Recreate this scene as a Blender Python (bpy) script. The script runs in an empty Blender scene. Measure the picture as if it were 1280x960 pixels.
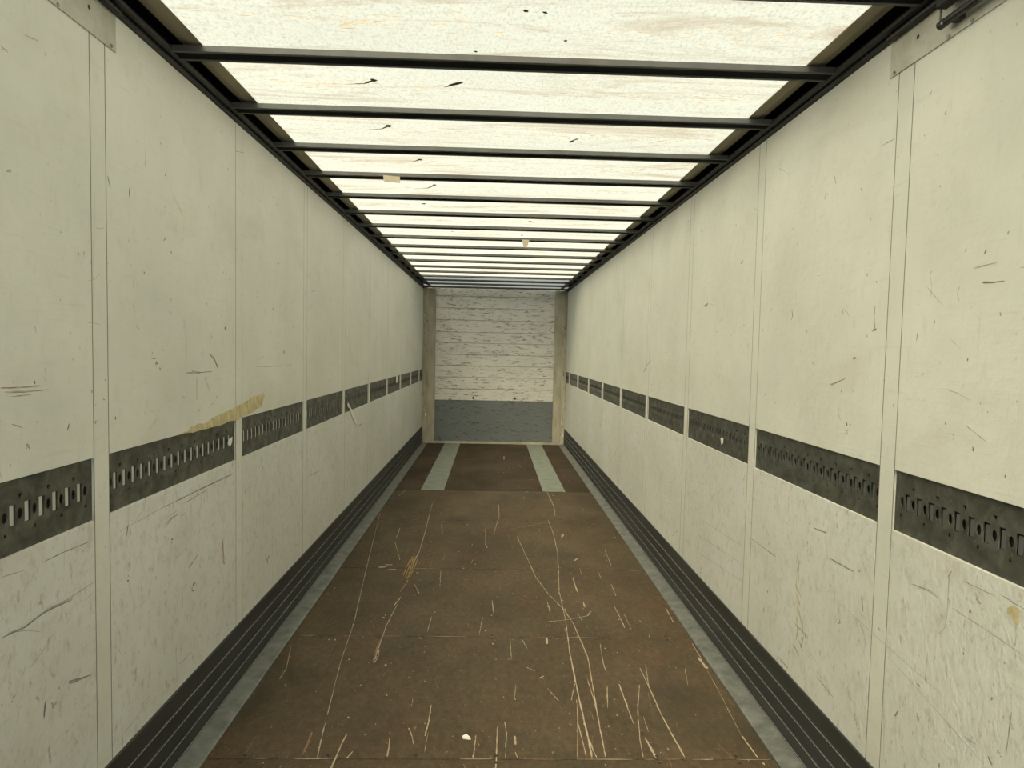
import bpy, bmesh, math, random
from mathutils import Matrix, Vector

S = bpy.context.scene
COL = S.collection
R = random.Random(7)

# ------------------------------------------------------------------ camera, sky, sun, exposure
F_PX = 819.454                                   # focal length in pixels of a 1280 wide frame
RIGHT = Vector((0.99935692, -0.02932877, 0.02062934))
UP = Vector((-0.01908823, 0.05188865, 0.99847043))
FWD = Vector((0.03035434, 0.99822212, -0.05129545))
EYE = Vector((-0.0374, 0.0, 1.6339))
cam_d = bpy.data.cameras.new('camera')
cam_d.sensor_fit = 'HORIZONTAL'; cam_d.sensor_width = 36.0
cam_d.lens = F_PX / 1280 * 36.0
cam_d.clip_start = 0.02; cam_d.clip_end = 400
cam = bpy.data.objects.new('camera', cam_d)
m = Matrix.Identity(4)
for i in range(3):
    m[i][0] = RIGHT[i]; m[i][1] = UP[i]; m[i][2] = -FWD[i]; m[i][3] = EYE[i]
cam.matrix_world = m
COL.objects.link(cam)
S.camera = cam

world = bpy.data.worlds.new('sky'); S.world = world
world.use_nodes = True
bg = world.node_tree.nodes['Background']
bg.inputs['Color'].default_value = (0.86, 0.94, 1.0, 1)      # even, thinly overcast sky
bg.inputs['Strength'].default_value = 1.25

sun_d = bpy.data.lights.new('sun', 'SUN')
sun_d.energy = 6.8; sun_d.angle = math.radians(6); sun_d.color = (1.0, 0.96, 0.88)
sun = bpy.data.objects.new('sun', sun_d); COL.objects.link(sun)
sun.rotation_euler = Vector((0.22, 0.50, -1.0)).to_track_quat('-Z', 'Y').to_euler()
sun.location = (-6, -3, 12)

S.view_settings.view_transform = 'Standard'
S.view_settings.look = 'None'
S.view_settings.exposure = 0.0
S.view_settings.gamma = 1.0
S.view_settings.use_curve_mapping = False

# ------------------------------------------------------------------ measures (metres)
W = 1.24            # half the inner width
Y0, Y1 = -2.2, 11.40  # rear sill, face of the front wall
ZT = 2.652          # top of the side walls
ZRT, ZRB = 1.281, 1.091   # lashing rail, top and bottom
ZK = 0.2895         # top of the kick skirting
XF = 1.134          # edge of the plywood floor
PITCH = 1.0998; STRIP = 0.0774
JOINT = {-1: 2.0503, 1: 2.0601}
BAR_Y = 1.975; BAR_P = 0.5497; BAR_Z = 2.68

# ------------------------------------------------------------------ helpers
def link(name, me, mat=None, parent=None, loc=(0, 0, 0)):
    o = bpy.data.objects.new(name, me)
    if mat is not None and me is not None and not me.materials:
        me.materials.append(mat)
    COL.objects.link(o); o.location = loc
    if parent is not None: o.parent = parent
    return o
def tag(o, label=None, cat=None, group=None, kind=None):
    if label: o['label'] = label
    if cat: o['category'] = cat
    if group: o['group'] = group
    if kind: o['kind'] = kind
    return o
def empty(name, loc=(0, 0, 0)):
    o = bpy.data.objects.new(name, None); COL.objects.link(o); o.location = loc
    o.empty_display_size = 0.1
    return o
def box_mesh(name, sx, sy, sz, bev=0.0):
    bm = bmesh.new(); bmesh.ops.create_cube(bm, size=1.0)
    bmesh.ops.scale(bm, vec=(sx, sy, sz), verts=bm.verts)
    if bev > 0:
        bmesh.ops.bevel(bm, geom=list(bm.edges), offset=bev, segments=1, affect='EDGES')
    me = bpy.data.meshes.new(name); bm.to_mesh(me); bm.free(); return me
def box(name, x0, x1, y0, y1, z0, z1, mat, parent=None, bev=0.0, base=(0, 0, 0)):
    me = box_mesh(name, abs(x1-x0), abs(y1-y0), abs(z1-z0), bev)
    return link(name, me, mat, parent, ((x0+x1)/2-base[0], (y0+y1)/2-base[1], (z0+z1)/2-base[2]))
def extrude_profile(name, pts, a0, a1, axis, mat, parent=None, closed=True):
    """pts: list of (u, v); axis 'y' -> (u=x, v=z); axis 'x' -> (u=y, v=z)"""
    vs = []
    for a in (a0, a1):
        for u, v in pts:
            vs.append((u, a, v) if axis == 'y' else (a, u, v))
    n = len(pts); fs = []
    for i in range(n if closed else n-1):
        j = (i+1) % n
        fs.append((i, j, n+j, n+i))
    me = bpy.data.meshes.new(name)
    if closed:
        fs.append(tuple(range(n))[::-1]); fs.append(tuple(range(n, 2*n)))
    me.from_pydata(vs, [], fs)
    bm = bmesh.new(); bm.from_mesh(me)
    bmesh.ops.recalc_face_normals(bm, faces=bm.faces); bm.to_mesh(me); bm.free()
    return link(name, me, mat, parent)
def ray(px, py):
    return RIGHT*((px-640)/F_PX) - UP*((py-480)/F_PX) + FWD
def on_floor(px, py, z=0.0):
    d = ray(px, py); t = (z-EYE.z)/d.z; p = EYE + d*t; return (p.x, p.y)
def on_wall(px, py, side):
    d = ray(px, py); t = (side*W-EYE.x)/d.x; p = EYE + d*t; return (p.y, p.z)
def ribbon2d(pts, w0, w1=None, jit=0.45):
    """outline of a tapering sliver along pts (2D); returns left/right rows"""
    L, Rr = [], []
    n = len(pts)
    for i, (a, b) in enumerate(pts):
        p, q = pts[max(i-1, 0)], pts[min(i+1, n-1)]
        dx, dy = q[0]-p[0], q[1]-p[1]; l = math.hypot(dx, dy) or 1
        w = w0 + ((w1 if w1 is not None else w0)-w0)*i/max(n-1, 1)
        w *= 1 + R.uniform(-jit, jit)
        if i == 0 or i == n-1: w *= 0.35
        L.append((a-dy/l*w/2, b+dx/l*w/2)); Rr.append((a+dy/l*w/2, b-dx/l*w/2))
    return L, Rr
class Marks:
    """thin chips, scratches and scuffs lying on a surface, as real slivers"""
    def __init__(self): self.v = []; self.f = []; self.c = []
    def ribbon(self, pts, w0, w1=None, col=0, sub=3):
        P = []
        for i in range(len(pts)-1):
            for k in range(sub):
                t = k/sub
                P.append((pts[i][0]+(pts[i+1][0]-pts[i][0])*t, pts[i][1]+(pts[i+1][1]-pts[i][1])*t))
        P.append(pts[-1])
        L, Q = ribbon2d(P, w0, w1); o = len(self.v)
        for a, b in zip(L, Q): self.v += [a, b]
        for i in range(len(P)-1):
            self.f.append((o+2*i, o+2*i+1, o+2*i+3, o+2*i+2)); self.c.append(col)
    def blob(self, cx, cy, rx, ry, ang=0.0, n=8, col=0):
        o = len(self.v); ca, sa = math.cos(ang), math.sin(ang)
        for i in range(n):
            t = 2*math.pi*i/n; k = R.uniform(0.55, 1.15)
            a, b = rx*k*math.cos(t), ry*k*math.sin(t)
            self.v.append((cx+a*ca-b*sa, cy+a*sa+b*ca))
        self.f.append(tuple(range(o, o+n))); self.c.append(col)
    def build(self, name, mats, parent, place):
        me = bpy.data.meshes.new(name)
        me.from_pydata([place(*p) for p in self.v], [], self.f)
        for mt in mats: me.materials.append(mt)
        for p, c in zip(me.polygons, self.c): p.material_index = c
        o = link(name, me, None, parent); o['kind'] = 'stuff'; return o

# ------------------------------------------------------------------ materials
def new_mat(name):
    mt = bpy.data.materials.new(name); mt.use_nodes = True
    nt = mt.node_tree; b = nt.nodes['Principled BSDF']
    return mt, nt, b
def N(nt, t, **kw):
    n = nt.nodes.new(t)
    for k, v in kw.items(): setattr(n, k, v)
    return n
def noise(nt, scale, stretch=(1, 1, 1), detail=4.0, rough=0.55, dist=0.0, rot=(0, 0, 0)):
    g = N(nt, 'ShaderNodeNewGeometry'); mp = N(nt, 'ShaderNodeMapping')
    mp.inputs['Scale'].default_value = stretch; mp.inputs['Rotation'].default_value = rot
    nt.links.new(g.outputs['Position'], mp.inputs['Vector'])
    n = N(nt, 'ShaderNodeTexNoise'); n.inputs['Scale'].default_value = scale
    n.inputs['Detail'].default_value = detail; n.inputs['Roughness'].default_value = rough
    n.inputs['Distortion'].default_value = dist
    nt.links.new(mp.outputs[0], n.inputs['Vector']); return n.outputs['Fac']
def ramp(nt, fac, stops):
    r = N(nt, 'ShaderNodeValToRGB'); e = r.color_ramp.elements
    while len(e) < len(stops): e.new(0.5)
    for el, (p, c) in zip(e, stops):
        el.position = p; el.color = (c, c, c, 1) if not hasattr(c, '__len__') else (*c, 1)
    nt.links.new(fac, r.inputs['Fac']); return r.outputs['Color']
def mix(nt, fac, a, b, mode='MIX'):
    n = N(nt, 'ShaderNodeMix', data_type='RGBA', blend_type=mode)
    for sock, v in ((n.inputs[0], fac), (n.inputs[6], a), (n.inputs[7], b)):
        if hasattr(v, 'is_linked'): nt.links.new(v, sock)
        elif hasattr(v, '__len__'): sock.default_value = (*v, 1)
        else: sock.default_value = v
    return n.outputs[2]
def bump(nt, b, h, strength, dist=0.01):
    n = N(nt, 'ShaderNodeBump'); n.inputs['Strength'].default_value = strength
    n.inputs['Distance'].default_value = dist
    nt.links.new(h, n.inputs['Height']); nt.links.new(n.outputs[0], b.inputs['Normal'])
def plain(name, col, rough=0.5, metal=0.0, var=0.0, scale=20, stretch=(1, 1, 1), spec=0.5):
    mt, nt, b = new_mat(name)
    b.inputs['Roughness'].default_value = rough; b.inputs['Metallic'].default_value = metal
    b.inputs['Specular IOR Level'].default_value = spec
    if var > 0:
        f = noise(nt, scale, stretch, 5)
        c = ramp(nt, f, [(0.3, tuple(x*(1-var) for x in col)), (0.7, tuple(min(1, x*(1+var)) for x in col))])
        nt.links.new(c, b.inputs['Base Color'])
        bump(nt, b, f, 0.15)
    else:
        b.inputs['Base Color'].default_value = (*col, 1)
    return mt

# painted plywood side wall: off white, smeared, finely scratched, a little wavy
def wall_material(worn=False):
    mt, nt, b = new_mat('worn_wall_paint' if worn else 'wall_paint')
    base = (0.785, 0.795, 0.765) if worn else (0.795, 0.80, 0.735)
    cloud = noise(nt, 1.6, (1, 1, 1), 6, 0.6)
    c = mix(nt, ramp(nt, cloud, [(0.35, 0.0), (0.75, 1.0)]), base, (0.67, 0.685, 0.62))
    fine = noise(nt, 26, (1, 1, 0.5), 6, 0.7)
    c = mix(nt, ramp(nt, fine, [(0.55, 0.0), (0.80, 0.55)]), c, (0.60, 0.60, 0.53))
    warm = noise(nt, 2.3, (1, 0.8, 1.5), 5, 0.6, 0.5)
    c = mix(nt, ramp(nt, warm, [(0.56, 0.0), (0.74, 0.30)]), c, (0.60, 0.54, 0.42))
    # diagonal rub streaks
    st = noise(nt, 5.0, (1, 1.0, 16), 6, 0.65, 0.3, (math.radians(-24), 0, 0))
    c = mix(nt, ramp(nt, st, [(0.58, 0.0), (0.75, 0.35)]), c, (0.57, 0.56, 0.50))
    vs = noise(nt, 6.0, (1, 16, 0.8), 5, 0.65)
    c = mix(nt, ramp(nt, vs, [(0.60, 0.0), (0.78, 0.35)]), c, (0.55, 0.53, 0.45))
    # specks of grime
    sp = noise(nt, 70, (1, 1, 0.6), 3, 0.5)
    c = mix(nt, ramp(nt, sp, [(0.70, 0.0), (0.76, 0.6)]), c, (0.34, 0.32, 0.27))
    if worn:                                            # knocks and rubbed-in dirt of the lower boards
        k1 = noise(nt, 20, (1, 1.2, 0.8), 7, 0.75, 0.4)
        c = mix(nt, ramp(nt, k1, [(0.52, 0.0), (0.66, 0.50)]), c, (0.50, 0.47, 0.39))
        k2 = noise(nt, 42, (1, 1, 0.45), 5, 0.7)
        c = mix(nt, ramp(nt, k2, [(0.585, 0.0), (0.68, 0.65)]), c, (0.38, 0.34, 0.28))
        k3 = noise(nt, 3.2, (1, 0.7, 1.6), 5, 0.65)
        c = mix(nt, ramp(nt, k3, [(0.55, 0.0), (0.72, 0.30)]), c, (0.58, 0.47, 0.38))
    oi = N(nt, 'ShaderNodeObjectInfo')
    c = mix(nt, 1.0, c, ramp(nt, oi.outputs['Random'], [(0.0, 0.965), (1.0, 1.0)]), 'MULTIPLY')
    nt.links.new(c, b.inputs['Base Color'])
    b.inputs['Roughness'].default_value = 0.48
    b.inputs['Specular IOR Level'].default_value = 0.35
    wav = noise(nt, 9, (1, 1, 1), 5, 0.6, 0, (math.radians(-24), 0, 0))
    h = mix(nt, 0.15, wav, st)
    if worn:
        kn = noise(nt, 48, (1, 1, 0.7), 4, 0.6); h = mix(nt, 0.5, h, kn)
    bump(nt, b, h, 0.50 if worn else 0.34, 0.014)
    return mt
M = {}
M['wall'] = wall_material(); M['wall_worn'] = wall_material(True)
M['strip'] = plain('joint_strip_paint', (0.80, 0.80, 0.74), 0.45, 0, 0.05, 9, (1, 1, 0.6), 0.35)
M['seal'] = plain('joint_seal_grime', (0.20, 0.195, 0.15), 0.8)
M['joint'] = plain('joint_grime', (0.055, 0.053, 0.042), 0.8)
M['scuff'] = plain('scuff_grey', (0.21, 0.20, 0.175), 0.7)
M['scuff2'] = plain('scuff_pale_grey', (0.42, 0.41, 0.36), 0.7)
M['scuff3'] = plain('scuff_rust', (0.36, 0.25, 0.18), 0.7)
M['chip'] = plain('chip_white', (0.88, 0.87, 0.82), 0.5)

def rail_material():
    mt, nt, b = new_mat('lashing_rail_zinc')
    f = noise(nt, 16, (1, 1, 1), 6, 0.6, 0.6)
    g = noise(nt, 90, (1, 1, 1), 2, 0.5)
    c = ramp(nt, f, [(0.30, (0.055, 0.058, 0.046)), (0.52, (0.105, 0.108, 0.088)), (0.72, (0.17, 0.17, 0.135))])
    c = mix(nt, ramp(nt, g, [(0.70, 0.0), (0.78, 0.5)]), c, (0.34, 0.33, 0.27))
    nt.links.new(c, b.inputs['Base Color'])
    b.inputs['Metallic'].default_value = 0.35
    nt.links.new(ramp(nt, f, [(0.3, 0.62), (0.7, 0.40)]), b.inputs['Roughness'])
    bump(nt, b, f, 0.1)
    return mt
M['rail'] = rail_material()
M['rail_back'] = plain('rail_cavity_steel', (0.02, 0.02, 0.022), 0.6, 0.2)
M['slot_lit'] = plain('lit_slot_edge', (0.62, 0.62, 0.60), 0.4, 0.2)  # pale colour paints the lit slot edges of the left rails
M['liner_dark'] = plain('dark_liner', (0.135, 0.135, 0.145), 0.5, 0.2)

def floor_material(k=1.0):
    mt, nt, b = new_mat('brown_film_plywood')
    cl = noise(nt, 1.3, (1.2, 0.8, 1), 6, 0.6, 0.3)
    c = ramp(nt, cl, [(0.30, (0.068, 0.053, 0.034)), (0.55, (0.102, 0.074, 0.045)), (0.75, (0.120, 0.088, 0.054))])
    gr = noise(nt, 2.2, (1.6, 1.0, 1), 5, 0.6, 0.4)
    c = mix(nt, ramp(nt, gr, [(0.50, 0.0), (0.75, 0.65)]), c, (0.082, 0.075, 0.048))
    red = noise(nt, 1.9, (2.0, 0.7, 1), 4, 0.6)
    c = mix(nt, ramp(nt, red, [(0.55, 0.0), (0.70, 0.6)]), c, (0.105, 0.060, 0.036))
    fl = noise(nt, 8, (1, 14, 1), 5, 0.7)
    c = mix(nt, ramp(nt, fl, [(0.50, 0.0), (0.75, 0.45)]), c, (0.065, 0.047, 0.030))
    mesh = noise(nt, 240, (1, 1, 1), 2, 0.6)
    c = mix(nt, 0.7, c, ramp(nt, mesh, [(0.35, 0.50), (0.65, 1.40)]), 'MULTIPLY')
    mid = noise(nt, 34, (1.0, 0.6, 1), 5, 0.75)
    c = mix(nt, 0.8, c, ramp(nt, mid, [(0.35, 0.66), (0.65, 1.25)]), 'MULTIPLY')
    dk = noise(nt, 1.1, (1.4, 1.0, 1), 4, 0.6, 0.5)
    c = mix(nt, ramp(nt, dk, [(0.54, 0.0), (0.70, 0.7)]), c, (0.040, 0.037, 0.026))
    sp = noise(nt, 55, (1, 0.7, 1), 3, 0.5)
    c = mix(nt, ramp(nt, sp, [(0.70, 0.0), (0.74, 0.8)]), c, (0.34, 0.27, 0.18))
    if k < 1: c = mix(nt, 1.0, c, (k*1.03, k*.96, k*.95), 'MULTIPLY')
    nt.links.new(c, b.inputs['Base Color'])
    nt.links.new(ramp(nt, cl, [(0.3, 0.62), (0.7, 0.46)]), b.inputs['Roughness'])
    b.inputs['Specular IOR Level'].default_value = 0.15
    bump(nt, b, mesh, 0.12, 0.002)
    return mt
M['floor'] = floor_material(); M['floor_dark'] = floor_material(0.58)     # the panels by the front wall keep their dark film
M['bare'] = plain('bare_splintered_wood', (0.44, 0.35, 0.235), 0.7, 0, 0.25, 60)
M['bare2'] = plain('ochre_scratch', (0.42, 0.27, 0.09), 0.7, 0, 0.25, 60)
M['bare3'] = plain('reddish_scratch', (0.25, 0.135, 0.085), 0.7, 0, 0.25, 60)
M['screw'] = plain('screw_hole', (0.020, 0.017, 0.013), 0.7)
M['subfloor'] = plain('subfloor_dirt', (0.03, 0.024, 0.018), 0.9)
M['gap_debris'] = plain('gap_dust', (0.40, 0.31, 0.20), 0.9, 0, 0.3, 40)

def galv(name, a, bcol, rough=0.5, metal=0.35):
    mt, nt, b = new_mat(name)
    f = noise(nt, 11, (1, 1, 1), 7, 0.65, 0.4); g = noise(nt, 60, (1, 1, 1), 3, 0.6)
    c = ramp(nt, f, [(0.32, a), (0.68, bcol)])
    c = mix(nt, ramp(nt, g, [(0.60, 0.0), (0.78, 0.5)]), c, tuple(x*0.55 for x in a))
    nt.links.new(c, b.inputs['Base Color'])
    b.inputs['Roughness'].default_value = rough; b.inputs['Metallic'].default_value = metal
    bump(nt, b, g, 0.08); return mt
M['galv'] = galv('galvanised_strip', (0.135, 0.142, 0.132), (0.28, 0.288, 0.265))
M['plate'] = galv('galvanised_plate', (0.20, 0.225, 0.195), (0.33, 0.35, 0.295))
M['skirt'] = plain('skirting_dark_aluminium', (0.052, 0.054, 0.051), 0.5, 0.3, 0.25, 12, (1, 0.15, 1))
M['skirt_glint'] = plain('skirting_rib_highlight', (0.50, 0.50, 0.48), 0.45, 0.3)  # pale tone for the light caught on the ribs
M['steel'] = galv('door_plate_steel', (0.46, 0.46, 0.39), (0.62, 0.61, 0.53), 0.42, 0.4)
M['bow'] = plain('roof_bow_grey_steel', (0.065, 0.067, 0.064), 0.5, 0.1, 0.15, 15)
M['shade_black'] = plain('painted_shade_black', (0.005, 0.005, 0.005), 0.8, 0, 0, spec=0.1)  # near-black for the shade under the bows and in the roof edge gap
M['roofrail'] = plain('roof_rail_dark_steel', (0.028, 0.029, 0.028), 0.55, 0.1, 0.2, 15)
M['black'] = plain('black_steel', (0.02, 0.02, 0.02), 0.45)
M['post'] = plain('post_olive_paint', (0.42, 0.385, 0.29), 0.6, 0, 0.25, 8, (1, 1, 0.35))
M['post2'] = plain('post_worn_paint', (0.24, 0.205, 0.15), 0.6, 0, 0.4, 14, (1, 1, 0.35))
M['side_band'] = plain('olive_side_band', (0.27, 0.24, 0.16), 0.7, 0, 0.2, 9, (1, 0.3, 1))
M['outer'] = plain('outer_skin', (0.35, 0.35, 0.34), 0.6)
M['asphalt'] = plain('yard_concrete', (0.36, 0.365, 0.37), 0.9, 0, 0.1, 3)
M['roof_grey'] = plain('front_roof_sheet', (0.55, 0.57, 0.55), 0.5, 0, 0.08, 5)
M['paper'] = plain('paper_white', (0.86, 0.85, 0.80), 0.7)
M['card'] = plain('cardboard_tag', (0.33, 0.29, 0.21), 0.8, 0, 0.12, 30)
M['tape'] = plain('torn_white_tape', (0.85, 0.84, 0.74), 0.55, 0, 0.08, 40)
M['glue'] = plain('dried_glue_ochre', (0.60, 0.51, 0.29), 0.6, 0, 0.28, 45, (1, 1, 0.6))
M['screw_head'] = plain('screw_head', (0.30, 0.30, 0.27), 0.4, 0.6)

def front_material(name, base, dark, chips):
    mt, nt, b = new_mat(name)
    f = noise(nt, 3.0, (1, 1, 2.5), 6, 0.6)
    c = mix(nt, ramp(nt, f, [(0.35, 0.0), (0.75, 1.0)]), base, tuple(x*0.84 for x in base))
    ch = noise(nt, 16, (0.55, 1, 3.2), 6, 0.72)
    c = mix(nt, ramp(nt, ch, [(chips, 0.0), (chips+0.055, 0.9)]), c, dark)
    wh = noise(nt, 13, (0.7, 1, 3.0), 5, 0.7, 0, (0, 0, 0.5))
    c = mix(nt, ramp(nt, wh, [(0.66, 0.0), (0.72, 0.6)]), c, tuple(min(1, x*1.35) for x in base))
    nt.links.new(c, b.inputs['Base Color']); b.inputs['Roughness'].default_value = 0.55
    bump(nt, b, ch, 0.15); return mt
M['plank'] = front_material('front_plank_paint', (0.77, 0.74, 0.68), (0.20, 0.185, 0.15), 0.555)
M['kick'] = front_material('blue_grey_kick_plate', (0.165, 0.18, 0.18), (0.03, 0.034, 0.034), 0.57)

FORWARD = 0.78      # share of light that passes the cloth as a broad forward lobe
def tarp_material():
    mt = bpy.data.materials.new('translucent_roof_tarp'); mt.use_nodes = True
    nt = mt.node_tree; nt.nodes.clear()
    out = N(nt, 'ShaderNodeOutputMaterial')
    tr = N(nt, 'ShaderNodeBsdfTranslucent'); df = N(nt, 'ShaderNodeBsdfDiffuse')
    rf = N(nt, 'ShaderNodeBsdfRefraction'); rf.inputs['Roughness'].default_value = 0.8; rf.inputs['IOR'].default_value = 1.6
    m0 = N(nt, 'ShaderNodeMixShader'); m0.inputs[0].default_value = FORWARD
    ms = N(nt, 'ShaderNodeMixShader'); ms.inputs[0].default_value = 0.22
    base = (0.82, 0.785, 0.615)
    cl = noise(nt, 1.5, (0.6, 1.2, 1), 6, 0.65, 0.3)
    c = mix(nt, ramp(nt, cl, [(0.35, 0.0), (0.8, 0.7)]), base, (0.74, 0.71, 0.56))
    weave = noise(nt, 120, (0.8, 0.45, 1), 3, 0.75)
    c = mix(nt, 1.0, c, ramp(nt, weave, [(0.30, 0.72), (0.50, 0.95), (0.70, 1.0)]), 'MULTIPLY')
    stn = noise(nt, 2.2, (0.55, 3.2, 1), 8, 0.78, 0.8)
    c = mix(nt, ramp(nt, stn, [(0.50, 0.0), (0.66, 0.85)]), c, (0.52, 0.40, 0.26))
    sp = noise(nt, 60, (0.6, 1, 1), 4, 0.6)
    c = mix(nt, ramp(nt, sp, [(0.66, 0.0), (0.76, 0.5)]), c, (0.50, 0.42, 0.28))
    nt.links.new(c, tr.inputs['Color']); nt.links.new(c, df.inputs['Color'])
    nt.links.new(c, rf.inputs['Color'])
    nt.links.new(tr.outputs[0], m0.inputs[1]); nt.links.new(rf.outputs[0], m0.inputs[2])
    nt.links.new(m0.outputs[0], ms.inputs[1]); nt.links.new(df.outputs[0], ms.inputs[2])
    nt.links.new(ms.outputs[0], out.inputs['Surface'])
    return mt
M['tarp'] = tarp_material()
def doubled_cloth():
    mt = bpy.data.materials.new('doubled_roof_cloth'); mt.use_nodes = True
    nt = mt.node_tree; nt.nodes.clear()
    out = N(nt, 'ShaderNodeOutputMaterial'); tr = N(nt, 'ShaderNodeBsdfTranslucent'); df = N(nt, 'ShaderNodeBsdfDiffuse')
    rf = N(nt, 'ShaderNodeBsdfRefraction'); rf.inputs['Roughness'].default_value = 0.85; rf.inputs['IOR'].default_value = 1.45
    c = ramp(nt, noise(nt, 4, (0.6, 2, 1), 5), [(0.3, (0.19, 0.20, 0.18)), (0.7, (0.25, 0.26, 0.235))])
    for n in (tr, df, rf): nt.links.new(c, n.inputs['Color'])
    a = N(nt, 'ShaderNodeMixShader'); a.inputs[0].default_value = 0.45
    b = N(nt, 'ShaderNodeMixShader'); b.inputs[0].default_value = 0.35
    nt.links.new(tr.outputs[0], a.inputs[1]); nt.links.new(rf.outputs[0], a.inputs[2])
    nt.links.new(a.outputs[0], b.inputs[1]); nt.links.new(df.outputs[0], b.inputs[2])
    nt.links.new(b.outputs[0], out.inputs['Surface']); return mt
M['roof_grey'] = doubled_cloth()
M['stain_dark'] = plain('roof_dark_stain', (0.10, 0.085, 0.05), 0.8)
def stain_material():
    mt = bpy.data.materials.new('roof_brown_stain'); mt.use_nodes = True
    nt = mt.node_tree; nt.nodes.clear()
    out = N(nt, 'ShaderNodeOutputMaterial'); tr = N(nt, 'ShaderNodeBsdfTranslucent')
    tr.inputs['Color'].default_value = (0.48, 0.37, 0.24, 1)
    nt.links.new(tr.outputs[0], out.inputs['Surface']); return mt
M['stain_brown'] = stain_material()

# ------------------------------------------------------------------ ground outside
tag(box('ground', -30, 30, -40, 40, -1.35, -1.25, M['asphalt']), 'grey concrete yard under the trailer', 'ground', kind='structure')

# ------------------------------------------------------------------ floor
floor = tag(box('floor', -1.30, 1.30, Y0, Y1+0.02, -0.09, -0.024, M['subfloor']),
            'brown plywood trailer floor with long pale scratches', 'floor', kind='structure')
FB = floor.location
seams = [Y0, -0.83, 0.29, 1.415, 2.541, 3.661, 4.815, 6.205, 7.535, 8.75, 9.88, Y1]
panels = []
for a, b in zip(seams[:-1], seams[1:]):
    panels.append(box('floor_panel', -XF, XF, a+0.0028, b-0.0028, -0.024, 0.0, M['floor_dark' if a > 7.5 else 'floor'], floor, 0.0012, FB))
# countersunk screws in the panel edges
sc = bmesh.new(); bmesh.ops.create_cone(sc, cap_ends=True, segments=8, radius1=0.008, radius2=0.008, depth=0.0012)
scm = bpy.data.meshes.new('screw'); sc.to_mesh(scm); sc.free(); scm.materials.append(M['screw'])
for s in seams[3:8]:
    for k in range(7):
        x = -0.98 + k*0.327 + R.uniform(-0.015, 0.015)
        for dy in (-0.022, 0.022):
            if R.random() < 0.25: continue
            pn = panels[seams.index(s) - (1 if dy < 0 else 0)]; PB = FB + pn.location
            link('screw', scm, None, pn, (x-PB[0], s+dy-PB[1], 0.0004-PB[2]))
fm = Marks()
def fs(pts, w, w1=None, col=0):
    P = [on_floor(*p) for p in pts]
    if w >= .012: fm.ribbon(P, w*.8, w1*.8 if w1 else None, col); return
    fm.ribbon(P, w*.55, (w1 or w)*.55, col, 8)
    Q = []                                                  # splintered lengths along the groove
    for (a, b), (c, d) in zip(P[:-1], P[1:]):
        n = max(1, int(math.hypot(c-a, d-b)/.035))
        Q += [(a+(c-a)*k/n, b+(d-b)*k/n) for k in range(n)]
    Q.append(P[-1])
    for (a, b), (c, d) in zip(Q[:-1], Q[1:]):
        if R.random() < .45:
            o = R.uniform(-.003, .003); fm.ribbon([(a+o, b), ((a+c)/2+o*.5, (b+d)/2), (c+o, d)], w*R.uniform(.5, 1.1), w*.5, R.choice((col, col, 0)))
fs([(476, 637), (457, 715), (442, 780), (425, 830), (409, 894)], .0045, .005, 0)
fs([(407, 902), (402, 924), (396, 949)], .005, .005, 0)
fs([(541, 627), (530, 670), (524, 690), (516, 705)], .006, .010, 0)
for dx in (-5, -2.5, 0, 2, 4.5):
    fs([(518+dx, 693+abs(dx)), (514+dx, 708), (509+dx, 724-abs(dx))], .005, .007, 1)
fs([(510, 725), (505, 733), (500, 740)], .008, .004, 1)
fs([(497, 755), (483, 782), (467, 828)], .006, .006, 0); fs([(501, 746), (493, 757)], .01, .005, 0)
fs([(478, 795), (471, 810), (466, 827)], .008, .012, 2); fs([(474, 812), (472, 822), (468, 829)], .006, .006, 0)
fs([(646, 670), (660, 700), (670, 722), (685, 742), (705, 762), (717, 780), (735, 822), (744, 876), (750, 911), (757, 946)], .006, .008, 0)
fs([(685, 650), (691, 665), (697, 690), (699, 740), (707, 775)], .007, .007, 0)
fs([(707, 775), (712, 815), (716, 835), (724, 874), (735, 922), (740, 947)], .007, .013, 0)
fs([(737, 925), (741, 938), (746, 947)], .006, .006, 0)
fs([(685, 777), (707, 775), (734, 770), (739, 764)], .007, .006, 0)
fs([(774, 855), (782, 878), (792, 905)], .007, .008, 0)
fs([(799.5, 856), (797, 889), (800, 925), (804, 947)], .004, .005, 0)
fs([(800, 835), (814, 865), (827, 894), (842, 922), (856, 947)], .006, .011, 0)
fs([(807, 830), (810, 852), (812, 862)], .005, .003, 0)
fs([(806, 922), (813, 934), (820, 947)], .007, .022, 0)
fs([(865, 804), (870, 813), (876, 822)], .005, .008, 0); fs([(873, 822), (879, 830), (884, 836)], .02, .02, 0)
fs([(884, 838), (897, 861), (927, 920)], .003, .003, 0); fs([(927, 920), (937, 933), (947, 947)], .008, .010, 0)
fs([(759, 857), (759.5, 885)], .005, .005, 0); fs([(734, 848), (744, 880), (750, 910)], .005, .004, 0)
fs([(718.6, 854), (716, 866), (714, 876)], .004, .006, 0)
fs([(721, 874), (722, 902), (733, 946)], .003, .006, 0); fs([(722, 885), (721.5, 947)], .003, .003, 0)
fs([(856, 835), (860, 857)], .004, .003, 0); fs([(750, 805), (754, 830), (757, 838)], .004, .004, 0)
fs([(364, 807), (358, 836), (349, 849)], .005, .005, 0)
fs([(390, 915), (385, 929), (377, 946)], .018, .006, 2)
fs([(433, 918), (427, 930), (419, 949), (413, 962)], .007, .012, 0)
fs([(441, 939), (437, 944), (433, 948)], .008, .014, 0); fs([(487, 922), (486, 934), (484, 946)], .004, .010, 0)
fs([(539, 881), (536, 900), (531.6, 920)], .008, .007, 0); fs([(595, 919), (593, 935), (591.6, 948)], .005, .006, 0)
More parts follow.
